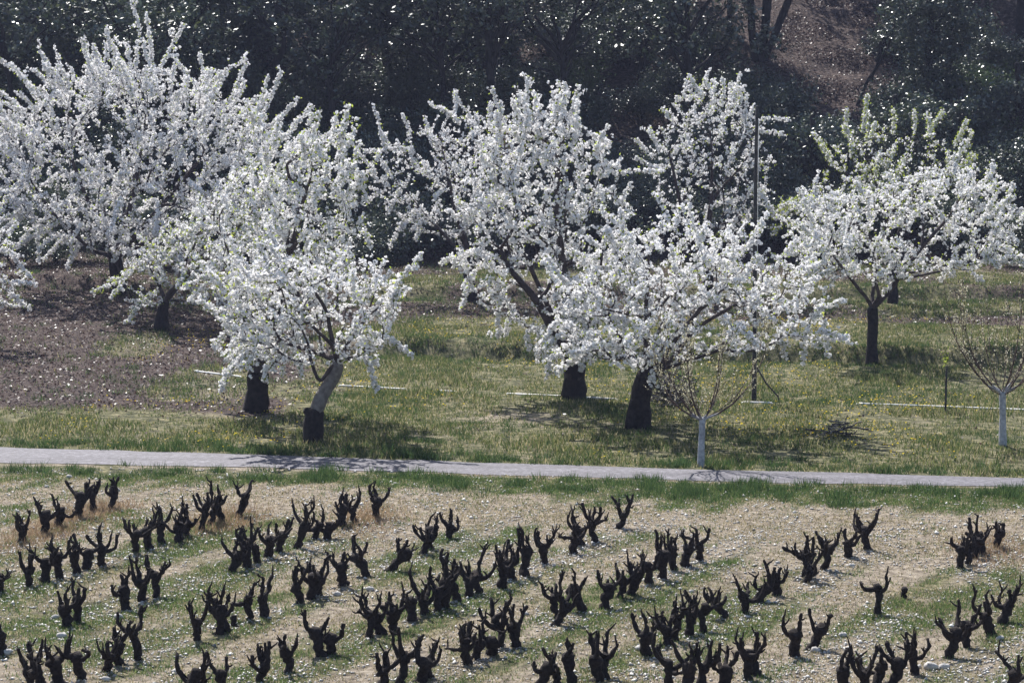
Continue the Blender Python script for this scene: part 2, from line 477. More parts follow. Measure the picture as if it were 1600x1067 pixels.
def trunk_mesh(pts, rad, k=12, flare=1.0, knob=.12):
    """tapered gnarled trunk along a polyline"""
    pts = np.array(pts, float); rad = np.array(rad, float)
    L = np.concatenate([[0], np.cumsum(np.linalg.norm(np.diff(pts, axis=0), axis=1))])
    n = max(10, int(L[-1] / .09)); s = np.linspace(0, L[-1], n)
    P = np.stack([np.interp(s, L, pts[:, i]) for i in range(3)], 1)
    for _ in range(2):
        P[1:-1] = P[1:-1] * .5 + (P[:-2] + P[2:]) * .25
    R = np.interp(s, L, rad)
    R = R * (1 + .20 * flare * np.exp(-s / .16))
    if flare: P[0, 2] -= .15
    V, q = tubes(P[None], R[None], k, cap=True)
    nb = n * k
    ang = np.tile(np.arange(k), n); hh = np.repeat(s, k)
    w = vnoise(ang * .9 + 3.1 * rad[0], hh * 5.0, int(pts[0, 0] * 10) % 97) * knob + vnoise(ang * 2.1, hh * 9, 3) * knob * .5
    ctr = np.repeat(P, k, 0)
    V[:nb] = ctr + (V[:nb] - ctr) * (1 + w)[:, None]
    return V, q

def cherry(name, label, base, trunk, limbs, poly, shoots=(), n=600, dens=1.0, leaf=.06, depth=.42, group=None,
           barkmat='bark', brush=.075, tipR=.006, rnd_shoots=26, pom=.062, bend=.0, extra=(), long_shoots=1.15):
    P0 = hit(base[0], base[1])
    m = float((P0 - C0) @ FWD) / F                       # metres per photo pixel here
    def W_(u, v, off=0.0):
        u, v = np.asarray(u, float), np.asarray(v, float)
        z = np.zeros_like(u)
        return np.stack([(u - base[0]) * m, z + off, (base[1] - v) * m], -1)
    root = empty(name, P0); tag(root, label, 'tree', group)
    tp = [W_(u, v) for u, v, r in trunk]; tr = [r * m for u, v, r in trunk]
    V, q = trunk_mesh(tp, tr)
    mesh_obj('trunk', V, q, M[barkmat], root, smooth=True)
    for nm, pl, bm in extra:
        V, q = trunk_mesh([W_(e[0], e[1], e[3] if len(e) > 3 else 0) for e in pl], [e[2] * m for e in pl], 10, 0, .12)
        mesh_obj(nm, V, q, M[bm], root, smooth=True)
        tr_end = pl[-1]
        if nm == 'leaning_limb': tp = [W_(pl[-2][0], pl[-2][1]), W_(pl[-1][0], pl[-1][1])]; tr = [pl[-1][2] * m] * 2
    # skeleton: trunk top, then limbs, then crown nodes
    pos = [tp[-2], tp[-1]]; par = [-1, 0]
    pinned = 2
    for lb in limbs:
        start = lb[0]
        # limb starts at the trunk point nearest to its first point
        s0 = W_(start[0], start[1], start[2] if len(start) > 2 else 0)
        prev = 1; 
        for pt in lb:
            p = W_(pt[0], pt[1], pt[2] if len(pt) > 2 else 0)
            p = p + RNG.normal(0, .03, 3)
            pos.append(p); par.append(prev); prev = len(pos) - 1
    pinned = len(pos)
    pts, rel = poly_sample(poly, int(n * 1.28))
    sgn = RNG.uniform(-1, 1, len(pts)); sgn = np.sign(sgn) * np.abs(sgn) ** .7
    nz = vnoise(pts[:, 0] * m * 1.0, pts[:, 1] * m * 1.0, int(base[0]) % 50) + vnoise(pts[:, 0] * m * 1.1 + 40, sgn * 2.2, int(base[0]) % 41) + .5 * RNG.normal(0, .5, len(pts))
    kk = np.argsort(-nz - .5 * (rel < .12))[:n]; pts, rel, sgn = pts[kk], rel[kk], sgn[kk]
    wid = (np.max([p[0] for p in poly]) - np.min([p[0] for p in poly])) * m
    t = np.sqrt(np.clip(1 - (1 - rel) ** 2, 0, 1))
    S = W_(pts[:, 0], pts[:, 1], sgn * t * depth * wid)
    S[:, 2] = np.maximum(S[:, 2], .35)
    P, par = grow(pos, par, S, .22)
    ns = len(P)
    # soften zigzags
    mean = np.zeros_like(P); cnt = np.zeros(ns)
    np.add.at(mean, par[par >= 0], P[par >= 0]); np.add.at(cnt, par[par >= 0], 1)
    ok = (np.arange(ns) >= pinned) & (cnt > 0)
    P[ok] = P[ok] * .5 + P[par[ok]] * .25 + (mean[ok] / cnt[ok][:, None]) * .25
    # extra shoots: explicit ones, then random ones from outer tips
    add, ap, explicit = [], [], []
    for (a, b, c, d) in shoots:
        st = W_(a, b); j = int(np.argmin(np.linalg.norm((P - st) * np.array([1, .35, 1]), axis=1)))
        en = W_(c, d, P[j, 1] * .6)
        add.append(en); ap.append(j); explicit.append(True)
    ctr = S.mean(0)
    tips = np.where(cnt == 0)[0]
    outd = np.linalg.norm(P[tips] - ctr, axis=1)
    pr = outd ** 2; pr /= pr.sum()
    for j in RNG.choice(tips, min(rnd_shoots, len(tips)), replace=False, p=pr):
        d = norm(norm(P[j] - ctr) * .7 + np.array([0, 0, .75]) + RNG.normal(0, .25, 3))
        if P[j, 2] < ctr[2] - .4: d = norm(norm(P[j] - ctr) + np.array([0, 0, -.3]) + RNG.normal(0, .25, 3))
        add.append(P[j] + d * RNG.uniform(.35, 1.0) * (long_shoots if RNG.random() < .4 else 1.0)); ap.append(j); explicit.append(False)
    if add:
        P = np.concatenate([P, np.array(add)]); par = np.concatenate([par, np.array(ap)])
    ns = len(P)
    # radii by the pipe model
    wgt = np.zeros(ns); cnt = np.zeros(ns)
    np.add.at(cnt, par[par >= 0], 1); wgt[cnt == 0] = 1
    depth_order = np.zeros(ns, int)
    for i in range(ns):
        j, k = i, 0
        while par[j] >= 0: j = par[j]; k += 1
        depth_order[i] = k
    for i in np.argsort(-depth_order):
        if par[i] >= 0: wgt[par[i]] += wgt[i]
    Rt = tr[-1] * .9
    ex = math.log(max(wgt[1], 2)) / math.log(Rt / tipR)
    rad = tipR * wgt ** (1 / ex)
    c, p, Cv = hermite(P, par, 5)
    if bend: Cv[:, 1:-1] += RNG.normal(0, bend, Cv[:, 1:-1].shape)
    r0 = np.minimum(rad[p], rad[c] * 1.5); r1 = rad[c]
    RR = r0[:, None] + (r1 - r0)[:, None] * np.linspace(0, 1, 5)[None]
    big = r1 > .02
    parts = []
    if big.any(): parts.append(tubes(Cv[big], RR[big], 7, jitter=.06))
    if (~big).any(): parts.append(tubes(Cv[~big], RR[~big], 3))
    # side spurs carrying flowers
    el = np.linalg.norm(np.diff(Cv, axis=1), axis=-1).sum(1)
    thin = r1 < .034
    ns_sp = RNG.poisson(el * 2.2 * thin)
    ei = np.repeat(np.arange(len(el)), ns_sp)
    tt = RNG.uniform(0, 1, len(ei)) * 4; i0 = np.minimum(tt.astype(int), 3); fr = (tt - i0)[:, None]
    sb = Cv[ei, i0] * (1 - fr) + Cv[ei, i0 + 1] * fr
    sd = norm(norm(Cv[ei, 4] - Cv[ei, 0]) * .5 + rand_dirs(len(ei)) + np.array([0, 0, .25]))
    sl_ = RNG.uniform(.12, .42, len(ei))
    SP = np.stack([sb, sb + sd * (sl_ * .5)[:, None], sb + sd * sl_[:, None] + np.array([0, 0, .03])], 1)
    if len(SP): parts.append(tubes(SP, np.full((len(SP), 3), .005), 3))
    V, q = cat_mesh(parts)
    mesh_obj('limbs', V, q, M['twig'] if barkmat != 'browntwig' else M['browntwig'], root, smooth=True)
    # blossom pompoms along thin wood and spurs
    pc = []; 
    isx = np.zeros(len(c), bool)
    base_n = ns - len(add)
    isshoot = c >= base_n
    npm = RNG.poisson(el * np.where(isshoot, 58, 12 * dens) * thin)
    ei = np.repeat(np.arange(len(el)), npm)
    tt = RNG.uniform(0, 1, len(ei)) * 4; i0 = np.minimum(tt.astype(int), 3); fr = (tt - i0)[:, None]
    ei0 = ei
    pc.append(Cv[ei, i0] * (1 - fr) + Cv[ei, i0 + 1] * fr + rand_dirs(len(ei)) * (brush * np.where(isshoot[ei], RNG.uniform(.6, 1.0, len(ei)), RNG.uniform(.2, 1, len(ei))))[:, None])
    npm = RNG.poisson(sl_ * 13.5 * dens)
    ei = np.repeat(np.arange(len(sl_)), npm); tt = RNG.uniform(.1, 1.05, len(ei))[:, None]
    pc.append(SP[ei, 0] * (1 - tt) + SP[ei, 2] * tt + rand_dirs(len(ei)) * (brush * .7 * RNG.uniform(.2, 1, len(ei)))[:, None])
    nsh = len(pc[0]); shp = np.concatenate([isshoot[ei0], np.zeros(len(pc[1]), bool)])
    pc = np.concatenate(pc)
    K = 5
    pd = rand_dirs(len(pc) * K); cc = np.repeat(pc, K, 0)
    pos_ = cc + pd * (pom * np.repeat(np.where(shp, .62, 1.0), K) * RNG.uniform(.35, 1.0, len(cc)))[:, None]
    V, q = quads(pos_, norm(pd + .8 * rand_dirs(len(cc))), RNG.uniform(.026, .048, len(cc)), .85)
    mesh_obj('crown', V, q, M['petal'], root)
    if leaf > 0:
        nl = int(len(pc) * leaf * 4)
        k = RNG.integers(0, len(pc), nl)
        lc = pc[k] + rand_dirs(nl) * .09
        V, q = quads(lc, norm(rand_dirs(nl) + np.array([0, 0, .5])), RNG.uniform(.03, .055, nl), .5)
        mesh_obj('leaves', V, q, M['newleaf'], root)
    return root, m, W_

cherry('cherry_tree', 'tallest white blossoming cherry with long flowering shoots, deepest of the left-hand clump', (185, 455),
       [(185,455,12),(183,430,11),(180,405,11)],
       [[(170,370,.3),(140,320,.5),(110,250,.6)],[(195,370),(210,300),(225,220),(235,150)],[(205,380,-.4),(260,320,-.8),(320,250,-.9)],[(150,390,-.5),(100,340,-1)],[(230,380,.5),(330,340,1.0),(400,290,1)]],
       [(8,225),(40,178),(90,135),(150,118),(200,102),(260,105),(330,130),(380,165),(440,205),(480,250),(470,330),(400,390),(300,405),(200,400),(100,375),(40,345),(5,300)],
       [(240,110,213,4),(265,95,292,42),(190,140,181,68),(225,110,222,65),(325,135,388,93),(318,120,314,85),(400,200,443,115),(420,205,466,155),(90,140,97,88),(110,130,80,100),(60,150,2,90),
        (50,175,5,158),(60,210,12,192),(40,240,8,212),(60,340,60,410),(110,360,118,400),(285,120,275,90),(350,150,345,118),(160,125,150,98)],
       n=1900, dens=1.05, leaf=.07, depth=.36, rnd_shoots=200, brush=.085, long_shoots=2.0)
cherry('cherry_tree', 'blossoming cherry with greenish drooping lower branches and hidden short leaning trunk', (252, 516),
       [(252,516,11),(253,492,9),(258,472,7)],
       [[(250,450,.2),(235,420,.3)],[(280,440,-.4),(330,400,-.5)],[(300,420,.4),(380,350,.6),(430,290,.8)]],
       [(200,405),(185,455),(200,490),(235,485),(290,470),(350,490),(400,470),(440,390),(450,300),(420,250),(350,290),(280,340),(225,380)],
       [(220,480,190,510),(205,430,182,440)], n=560, dens=.85, leaf=.30, rnd_shoots=26)
cherry('cherry_tree', 'wide blossoming cherry on thick straight black trunk beside the leaning cherry', (400, 642),
       [(400,642,18),(402,612,16.5),(403,582,17)],
       [[(394,560,.1),(380,500,.3),(360,430,.5)],[(413,563),(432,490,-.2),(455,400,-.2),(480,300,-.2)],[(425,565,.3),(470,500,.8),(520,420,1.2),(540,330,1.3)]],
       [(310,345),(345,290),(410,235),(480,210),(540,215),(562,270),(575,330),(565,390),(530,430),(480,490),(440,560),(395,570),(355,525),(325,450)],
       [(500,225,490,180),(525,225,543,190),(555,300,560,265),(560,360,580,385)], n=760, dens=.95, leaf=.14, rnd_shoots=42)
cherry('cherry_tree', 'small blossoming cherry on a crooked leaning trunk, nearest the track', (490, 690),
       [(490,690,14),(489,672,14.5),(490,655,15.5),(494,640,13)],
       [[(521,540,-.1),(513,490,-.3),(492,445,-.4),(470,405,-.3)],[(500,590,-.2),(487,565,-.3),(483,540,-.3),(465,500,-.5),(430,470,-.5)],[(545,540,.3),(565,500,.5),(585,460,.5)],[(505,560,.4),(450,540,.6),(400,530,.7)]],
       [(345,480),(380,435),(440,395),(520,388),(590,410),(632,450),(622,500),(602,550),(545,565),(470,575),(400,562),(365,530)],
       [(610,455,640,452),(390,550,375,560)], n=560, dens=.9, leaf=.12, rnd_shoots=28, extra=[('leaning_limb', [(491,652,10),(500,626,11),(513,602,11),(524,584,11),(529,568,9)], 'barklight'), ('knot', [(492,655,8),(484,645,8),(477,640,5)], 'bark')])
cherry('cherry_tree', 'sparse blossoming cherry reaching in over brown leaf litter beyond the left-hand clump', (-95, 540),
       [(-95,540,14),(-95,505,12),(-94,470,12)], [[(-110,440),(-130,400)],[(-70,440),(-30,400),(0,380)]],
       [(-190,330),(-100,270),(-20,320),(20,370),(45,430),(20,470),(-60,490),(-170,460)], [(10,400,55,440),(5,440,60,443),(0,470,30,480)], n=380, dens=.6, leaf=.12, rnd_shoots=25)
cherry('cherry_tree', 'blossoming cherry with thin upswept shoots on slim black trunk near the wood edge', (735, 466),
       [(735,466,10),(733,440,9),(732,410,9)],
       [[(728,385,.2),(715,340,.3),(700,280,.4),(690,220,.3)],[(745,380),(760,320),(770,250)],[(715,390,-.3),(670,340,-.6),(630,290,-.7)],[(725,390,.5),(680,350,.9)]],
       [(585,275),(605,230),(650,200),(700,178),(760,180),(805,200),(815,300),(790,360),(720,372),(650,362),(605,335)],
       [(612,230,585,165),(640,235,570,237),(755,215,706,143),(795,195,769,140),(700,190,672,162),(715,195,690,168),(600,300,577,292),(640,205,630,180)], n=520, dens=.7, leaf=.07, rnd_shoots=36, brush=.085)
cherry('cherry_tree', 'tall blossoming cherry on thick straight black trunk with pale pipe passing its foot', (897, 622),
       [(897,622,18),(897,592,16),(898,556,18)],
       [[(890,520,.1),(882,450,.2),(876,370,.2),(870,260,.1)],[(915,525,.2),(935,450,.4),(945,360,.5)],[(872,530,-.3),(838,470,-.7),(800,420,-.9)],[(880,525,.6),(830,430,1.1),(790,320,1.2)],[(900,520,-.8),(900,430,-1.2)]],
       [(745,265),(780,205),(820,175),(880,165),(930,220),(968,260),(985,320),(960,400),(945,480),(905,545),(855,535),(795,500),(750,480),(722,425),(742,375),(722,325)],
       [(870,210,872,147),(814,210,813,148),(915,210,955,228),(955,280,1030,268),(785,470,778,532),(865,510,855,588),(830,190,845,165),(770,250,738,260)], n=900, dens=1.05, leaf=.07, rnd_shoots=60)
cherry('cherry_tree', 'broad blossoming cherry on stout black trunk with split base beside the brush pile', (998, 668),
       [(997,668,13),(999,640,14.5),(1002,605,16),(1010,582,14)],
       [[(1010,560,-.1),(1010,500,-.2),(1011,430,-.2),(1012,370,-.2)],[(1030,572,-.1),(1045,540,-.3),(1090,480,-.5),(1140,430,-.7)],[(1032,575,.2),(1080,520,.6),(1150,480,.9),(1220,470,1.0)],[(990,560,.3),(950,500,.6),(920,450,.7)],[(1015,555,.8),(1060,470,1.2)]],
       [(882,445),(920,395),(965,358),(1040,340),(1120,352),(1190,372),(1250,420),(1288,490),(1285,545),(1230,530),(1170,555),(1100,555),(1040,585),(960,575),(892,550),(868,500)],
       [(1280,500,1291,556),(1245,530,1252,568),(1225,530,1228,565),(880,540,862,560),(1050,345,1060,325),(975,355,970,325)], n=950, dens=1.0, leaf=.09, rnd_shoots=46, extra=[('root_leg', [(982,671,7,-.15),(986,650,8,-.1),(993,625,9,0)], 'bark'), ('root_leg', [(1011,670,7,-.2),(1010,650,8,-.1),(1006,625,9,0)], 'bark'), ('stub', [(1010,598,11,-.05),(1024,580,10,-.1),(1032,568,8,-.1)], 'bark')])
cherry('cherry_tree', 'upright blossoming cherry standing behind the dark pole near the wood edge', (1105, 472),
       [(1105,472,9),(1106,445,8),(1107,415,8)],
       [[(1105,380),(1110,320),(1112,250),(1105,180)],[(1120,390,.3),(1145,320,.5),(1165,250,.5)],[(1090,390,-.3),(1060,320,-.6),(1045,250,-.7)]],
       [(1012,225),(1050,165),(1092,138),(1150,155),(1182,190),(1205,240),(1195,320),(1160,370),(1080,360),(1030,325),(1015,275)],
       [(1100,150,1072,118),(1110,150,1098,125),(1065,172,1057,150),(1185,190,1232,188),(1185,205,1222,210),(1025,235,1012,200),(1150,165,1160,135),(1030,265,990,246)], n=430, dens=.72, leaf=.10, rnd_shoots=26, brush=.085)
cherry('cherry_tree', 'blossoming cherry on slim dark trunk dividing in a clear fork', (1362, 570),
       [(1362,570,9),(1362,530,8),(1363,500,8.5),(1362,482,8)],
       [[(1352,470),(1340,452,-.1),(1318,420,-.3),(1285,385,-.5)],[(1374,470),(1388,455,.1),(1402,438,.2),(1440,390,.5),(1485,345,.7)],[(1364,462,.2),(1375,400,.4),(1385,340,.5)],[(1368,465,-.3),(1410,410,-.8)]],
       [(1215,352),(1250,332),(1295,305),(1370,295),(1450,265),(1510,260),(1550,295),(1590,345),(1585,400),(1520,420),(1430,435),(1370,440),(1300,435),(1240,410)],
       [(1480,280,1490,240),(1535,310,1557,288),(1540,335,1590,322),(1540,400,1598,413),(1300,320,1272,312),(1400,300,1385,270),(1345,310,1330,278)], n=720, dens=1.0, leaf=.12, rnd_shoots=42)
cherry('cherry_tree', 'half-open leafy cherry with thin blossom rising behind the forked cherry', (1395, 474),
       [(1395,474,8),(1395,440,7),(1394,400,7)],
       [[(1385,360),(1370,300),(1350,240)],[(1405,360),(1430,290),(1450,230)],[(1370,380,-.3),(1310,320,-.5),(1260,320,-.5)]],
       [(1290,245),(1330,205),(1390,205),(1450,205),(1500,235),(1505,280),(1430,330),(1300,340),(1230,360),(1200,330),(1270,300)],
       [(1400,210,1395,172),(1430,210,1425,175),(1450,210,1447,178),(1350,210,1352,150),(1300,240,1270,210)], n=330, dens=.42, leaf=.55, rnd_shoots=26, brush=.08)

# young lime-washed trees, still bare
def young(label, base, trunk, spread, top, nb, budn):
    P0 = hit(base[0], base[1]); m = float((P0 - C0) @ FWD) / F
    root = empty('young_tree', P0); tag(root, label, 'tree', 'young trees with whitewashed trunks')
    tp = [np.array([(u - base[0]) * m, 0, (base[1] - v) * m]) for u, v, r in trunk]
    V, q = trunk_mesh(tp, [r * m for u, v, r in trunk], 10, .5, .08)
    mesh_obj('trunk', V, q, M['limewash'], root, smooth=True)
    H = (base[1] - top) * m; fork = tp[-1]
    polys, rads, whites, wr = [], [], [], []
    for k in range(nb):
        az = 2.4 * k + RNG.normal(0, .2); tilt = spread * (.45 + .55 * RNG.random()) if k % 2 else spread
        L = (H - fork[2]) * RNG.uniform(.75, 1.12)
        s = np.linspace(0, 1, 9)[:, None]
        out = np.array([math.cos(az), math.sin(az) * .8, 0]) 
        hor = 1 - (1 - s) ** 2.1
        p = fork + np.array([0, 0, -.1 * RNG.random()]) + out * (math.tan(tilt) * L * .72 * hor) + np.array([0, 0, 1.0]) * L * (s ** 1.3)
        p += np.concatenate([np.zeros((1, 3)), np.cumsum(RNG.normal(0, .012, (8, 3)), 0)])
        main = k < 6
        r = np.linspace(.028 if main else .016, .003, 9) * np.linspace(1, .75, 9)
        polys.append(p); rads.append(r)
        if main: whites.append(np.stack([p[0], p[0] * .5 + p[1] * .5, p[1]])); wr.append(r[:3] + .002)
        for _ in range(15 if main else 8):
            i = RNG.integers(1, 8); L2 = RNG.uniform(.3, .9) * (1 - i / 11) * H * .36 + .12
            d = norm(norm(p[min(i + 1, 8)] - p[i]) + .75 * rand_dirs(1)[0] + np.array([0, 0, .6]))
            q_ = p[i] + d * L2 * s + np.concatenate([np.zeros((1, 3)), np.cumsum(RNG.normal(0, .008, (8, 3)), 0)])
            polys.append(q_); rads.append(np.linspace(.0065, .003, 9))
    PP, RR = np.array(polys), np.array(rads)
    V, q = tubes(PP, RR, 5)
    br = mesh_obj('branches', V, q, M['browntwig'], root, smooth=True)
    V, q = tubes(np.array(whites), np.array(wr), 6)
    mesh_obj('whitewashed_fork', V, q, M['limewash'], root, smooth=True)
    e = RNG.integers(0, len(PP), budn); i = np.minimum(RNG.integers(3, 9, budn), 8); f_ = RNG.random((budn, 1))
    c = PP[e, i - 1] * (1 - f_) + PP[e, i] * f_ + rand_dirs(budn) * .02
    V, q = quads(c, rand_dirs(budn), RNG.uniform(.012, .026, budn), .7)
    mesh_obj('buds', V, q, M['bud'], root)
young('young whitewashed tree with bare vase of twigs standing at the track edge', (1095, 729), [(1095,729,5.5),(1096,690,5),(1097,654,5.5)], .72, 500, 10, 3000)
young('young whitewashed tree with dense brown twigs standing beside the thin stake', (1567, 696), [(1567,696,6),(1566,650,5),(1565,612,5.5)], .62, 420, 13, 2600)

# ------------------------------------------------------------------ vines
ORD = ['first', 'second', 'third', 'fourth', 'fifth', 'sixth', 'seventh', 'eighth', 'ninth', 'tenth', 'eleventh', 'twelfth', 'thirteenth',
       'fourteenth', 'fifteenth', 'sixteenth', 'seventeenth', 'eighteenth', 'nineteenth', 'twentieth', 'twenty-first', 'twenty-second', 'twenty-third', 'twenty-fourth', 'twenty-fifth']
NUM = {1: 'one-armed', 2: 'two-armed', 3: 'three-armed', 4: 'four-armed', 5: 'five-armed', 6: 'six-armed'}
ROWNAME = ['first', 'second', 'third', 'fourth', 'fifth', 'sixth', 'seventh', 'eighth', 'ninth', 'tenth']
STUMPS = {(3, 11), (7, 5)}
LEAN = {(3, 3): (.35, .1), (3, 4): (-.32, .1)}
def vine(P0, row, i, count):
    root = empty('vine_stock', P0)
    tall = RNG.uniform(.85, 1.15)
    stump = (row, i) in STUMPS
    tl = RNG.normal(0, .07, 2)
    if (row, i) in LEAN: tl = np.array(LEAN[(row, i)])
    th = RNG.uniform(.25, .42) * tall if not stump else .15
    k = 11; s = np.linspace(0, 1, k)
    wob = np.cumsum(RNG.normal(0, .016, (k, 2)), 0)
    P = np.stack([tl[0] * s + wob[:, 0], tl[1] * s + wob[:, 1], -.06 + (th + .06) * s], 1)
    r = RNG.uniform(.058, .088) if not stump else .045
    R = r * (1 + .35 * np.exp(-s / .12) - .15 * np.sin(s * 3.1) + .30 * s ** 2.5) * (1 + RNG.normal(0, .09, k))
    V, q = tubes(P[None], R[None], 10, cap=True, jitter=.11)
    mesh_obj('trunk', V, q, M['vine'], root, smooth=True)
    na = 0 if stump else int(RNG.choice([2, 2, 3, 3, 4, 4, 5]))
    a0 = RNG.uniform(0, 6.28)
    for a in range(na):
        az = a0 + a * 2 * math.pi / na + RNG.normal(0, .45)
        L = RNG.uniform(.10, .26) * tall; n_ = 9
        # walk: starts out sideways, turns upward, kinks at old pruning wounds
        d = norm(np.array([math.cos(az), math.sin(az), RNG.uniform(-.3, .35)]))
        step = RNG.uniform(.036, .060) * tall
        p = [P[-1 - RNG.integers(0, 4)] + d * .01]
        upk = RNG.uniform(.20, .46)
        for _ in range(n_ - 1):
            d = norm(d + np.array([0, 0, upk]) + RNG.normal(0, .26, 3))
            p.append(p[-1] + d * step)
        p = np.array(p)
        rr = np.linspace(RNG.uniform(.036, .048), RNG.uniform(.017, .025), n_) * (1 + RNG.normal(0, .13, n_))
        rr[RNG.integers(3, n_)] *= 1.3
        V, q = tubes(p[None], rr[None], 8, cap=True, jitter=.10)
        parts = [(V, q)]
        for _ in range(RNG.integers(1, 5)):      # pruned spurs
            j = RNG.integers(3, n_); dd = norm(np.array([0, 0, .6]) + rand_dirs(1)[0])
            l2 = RNG.uniform(.05, .15); w_ = np.linspace(0, 1, 5)
            sp = p[j] + dd * (w_ * l2)[:, None] + np.array([0, 0, 1.0]) * (.05 * w_ ** 2)[:, None] + RNG.normal(0, .005, (5, 3))
            parts.append(tubes(sp[None], np.array([[.022, .018, .015, .013, .007]]), 5, cap=False))
        V, q = cat_mesh(parts)
        mesh_obj('arm', V, q, M['vine'], root, smooth=True)
    what = 'short sawn-off vine stump' if stump else (NUM[na] + ' dark vine')
    lab = f'{what}, {ORD[i]} from track in row ending {ROW_AT[row]}'
    tag(root, lab, 'vine', 'old pruned vines in rows')
ROW_AT = {0: 'among dry brown grass', 1: 'opposite the thick straight-trunked cherry', 2: 'just past the leaning cherry', 3: 'below the slim-trunked cherry', 4: 'opposite the split-based cherry',
          5: 'opposite the whitewashed vase tree', 6: 'opposite the forked cherry', 7: 'opposite the twiggy whitewashed tree', 8: 'one past the twiggy tree', 9: 'two past the twiggy tree'}
for row, g in ROWG.items():
    for i, p in enumerate(g): vine(p, row, i, len(g))

# ------------------------------------------------------------------ pipe, pole, stake, brush piles, stones
def tube_thing(name, pts, r, m_, label, cat, k=8):
    pts = np.array(pts); P0 = pts[0]
    V, q = tubes((pts - P0)[None], np.full((1, len(pts)), r), k, cap=True)
    return tag(mesh_obj(name, V, q, M[m_], None, True, P0), label, cat)
pv = [[(305,581),(380,590),(452,598)], [(455,598),(530,603.5),(640,609.5)], [(643,610),(720,613),(785,616)], [(788,616),(880,620),(968,625)], [(971,625),(1030,627),(1100,628.5),(1130,629)], [(1133,629),(1210,630.5),(1340,632)], [(1343,632),(1450,635.5),(1562,640)], [(1565,640),(1640,643)]]
plab = ['pale irrigation pipe lying left of the straight-trunked cherry', 'pale irrigation pipe lying right behind the leaning cherry', 'pale irrigation pipe half sunk in grass between two bare grass gaps',
        'pale irrigation pipe crossing behind the tall straight-trunked cherry', 'pale irrigation pipe running behind the split-trunk cherry and brush pile', 'pale irrigation pipe running past the foot of the braced pole', 'long pale irrigation pipe ending behind the twiggy whitewashed tree', 'pale irrigation pipe continuing beyond the twiggy whitewashed tree']
PIPEX, PIPEY = [], []
for seg, lb in zip(pv, plab):
    u = np.array([s[0] for s in seg], float); v = np.array([s[1] for s in seg], float)
    uu = np.linspace(u[0], u[-1], 30); vv = np.interp(uu, u, v)
    g = hit(uu, vv)
    g[:, 2] = terr(g[:, 0], g[:, 1]) + .018
    for a_, b_ in ((384, 436), (456, 520), (645, 678), (724, 782), (975, 1025), (1124, 1148), (1216, 1330)): g[(uu > a_ - 8) & (uu < b_ + 8), 2] -= .085
    PIPEX += list(g[:, 0]); PIPEY += list(g[:, 1])
    root = empty('irrigation_pipe', g[0]); tag(root, lb, 'pipe', 'lengths of irrigation pipe')
    V, q = tubes((g - g[0])[None], np.full((1, 30), .029), 8, cap=True); mesh_obj('tube', V, q, M['pipe'], root, True)
    e = norm(g[1] - g[0]); cp = np.stack([np.zeros(3) - e * .02, e * .14]); V, q = tubes(cp[None], np.full((1, 2), .037), 8, cap=True); mesh_obj('coupling', V, q, M['pipe'], root, True)

P0 = hit(1178, 626); m = float((P0 - C0) @ FWD) / F
pole = empty('braced_pole', P0); tag(pole, 'tall thin dark pole with diagonal brace standing by the pale pipe', 'pole')
zz = np.linspace(-.3, (626 - 168) * m, 14)
V, q = tubes(np.stack([0.012 * np.sin(zz), 0 * zz, zz], 1)[None], np.linspace(.068, .042, 14)[None], 9, cap=True); mesh_obj('post', V, q, M['post'], pole, True)
V, q = tubes(np.array([[(0.02, 0, .95), (.32, -.02, .45), (.62, -.05, .12), (.66, -.05, -.1)]]), np.array([[.022, .022, .022, .02]]), 7, cap=True); mesh_obj('brace', V, q, M['post'], pole, True)
V, q = tubes(np.array([[(.05, -.05, 0.5), (.052, -.06, (626 - 180) * m * .98)]]), np.full((1, 2), .008), 5, cap=True); mesh_obj('cable', V, q, M['pipe'], pole, True)
P0 = hit(1477, 646); m = float((P0 - C0) @ FWD) / F
st = empty('stake', P0); tag(st, 'thin dark wooden stake with a leafy sprig, near the twiggy whitewashed tree', 'stake')
zz = np.linspace(-.2, (646 - 572) * m, 6)
V, q = tubes(np.stack([.01 * zz, 0 * zz, zz], 1)[None], np.full((1, 6), .028), 7, cap=True); mesh_obj('shaft', V, q, M['post'], st, True)
lc = np.array([0, 0, (646 - 560) * m]) + RNG.normal(0, 1, (60, 3)) * np.array([.05, .05, .13])
V, q = quads(lc, rand_dirs(60), RNG.uniform(.02, .04, 60), .6); mesh_obj('sprig', V, q, M['newleaf'], st)

def pile(name, label, base, w, h, nst, flat_=.5):
    P0 = hit(*base); m = float((P0 - C0) @ FWD) / F
    root = empty(name, P0); tag(root, label, 'brush pile', 'piles of pruned branches')
    for k in range(nst):
        c = np.array([RNG.normal(0, w * .22), RNG.normal(0, w * .2), 0])
        c[2] = abs(RNG.normal(0, 1)) * h * .35 * math.exp(-(c[0] / (w * .5)) ** 2) + .04
        d = rand_dirs(1)[0]; d[2] *= flat_; d = norm(d)
        L = RNG.uniform(.4, 1.0) * w * .75
        s = np.linspace(-.5, .5, 7)[:, None]
        p = c + d * L * s + np.cumsum(RNG.normal(0, .016, (7, 3)), 0)
        p[:, 2] = np.maximum(p[:, 2], .012)
        V, q = tubes(p[None], np.linspace(RNG.uniform(.012, .028), .006, 7)[None], 5, cap=False)
        mesh_obj('stick', V, q, M['post'] if k % 3 else M['barklight'], root, True)
pile('brush_pile', 'tall dark pile of pruned branches behind the split-trunk cherry', (1047, 631), 1.35, 1.5, 130, .7)
pile('brush_pile', 'low heap of dry pruned sticks in the grass near the braced pole', (1312, 681), 1.1, .4, 34, .4)

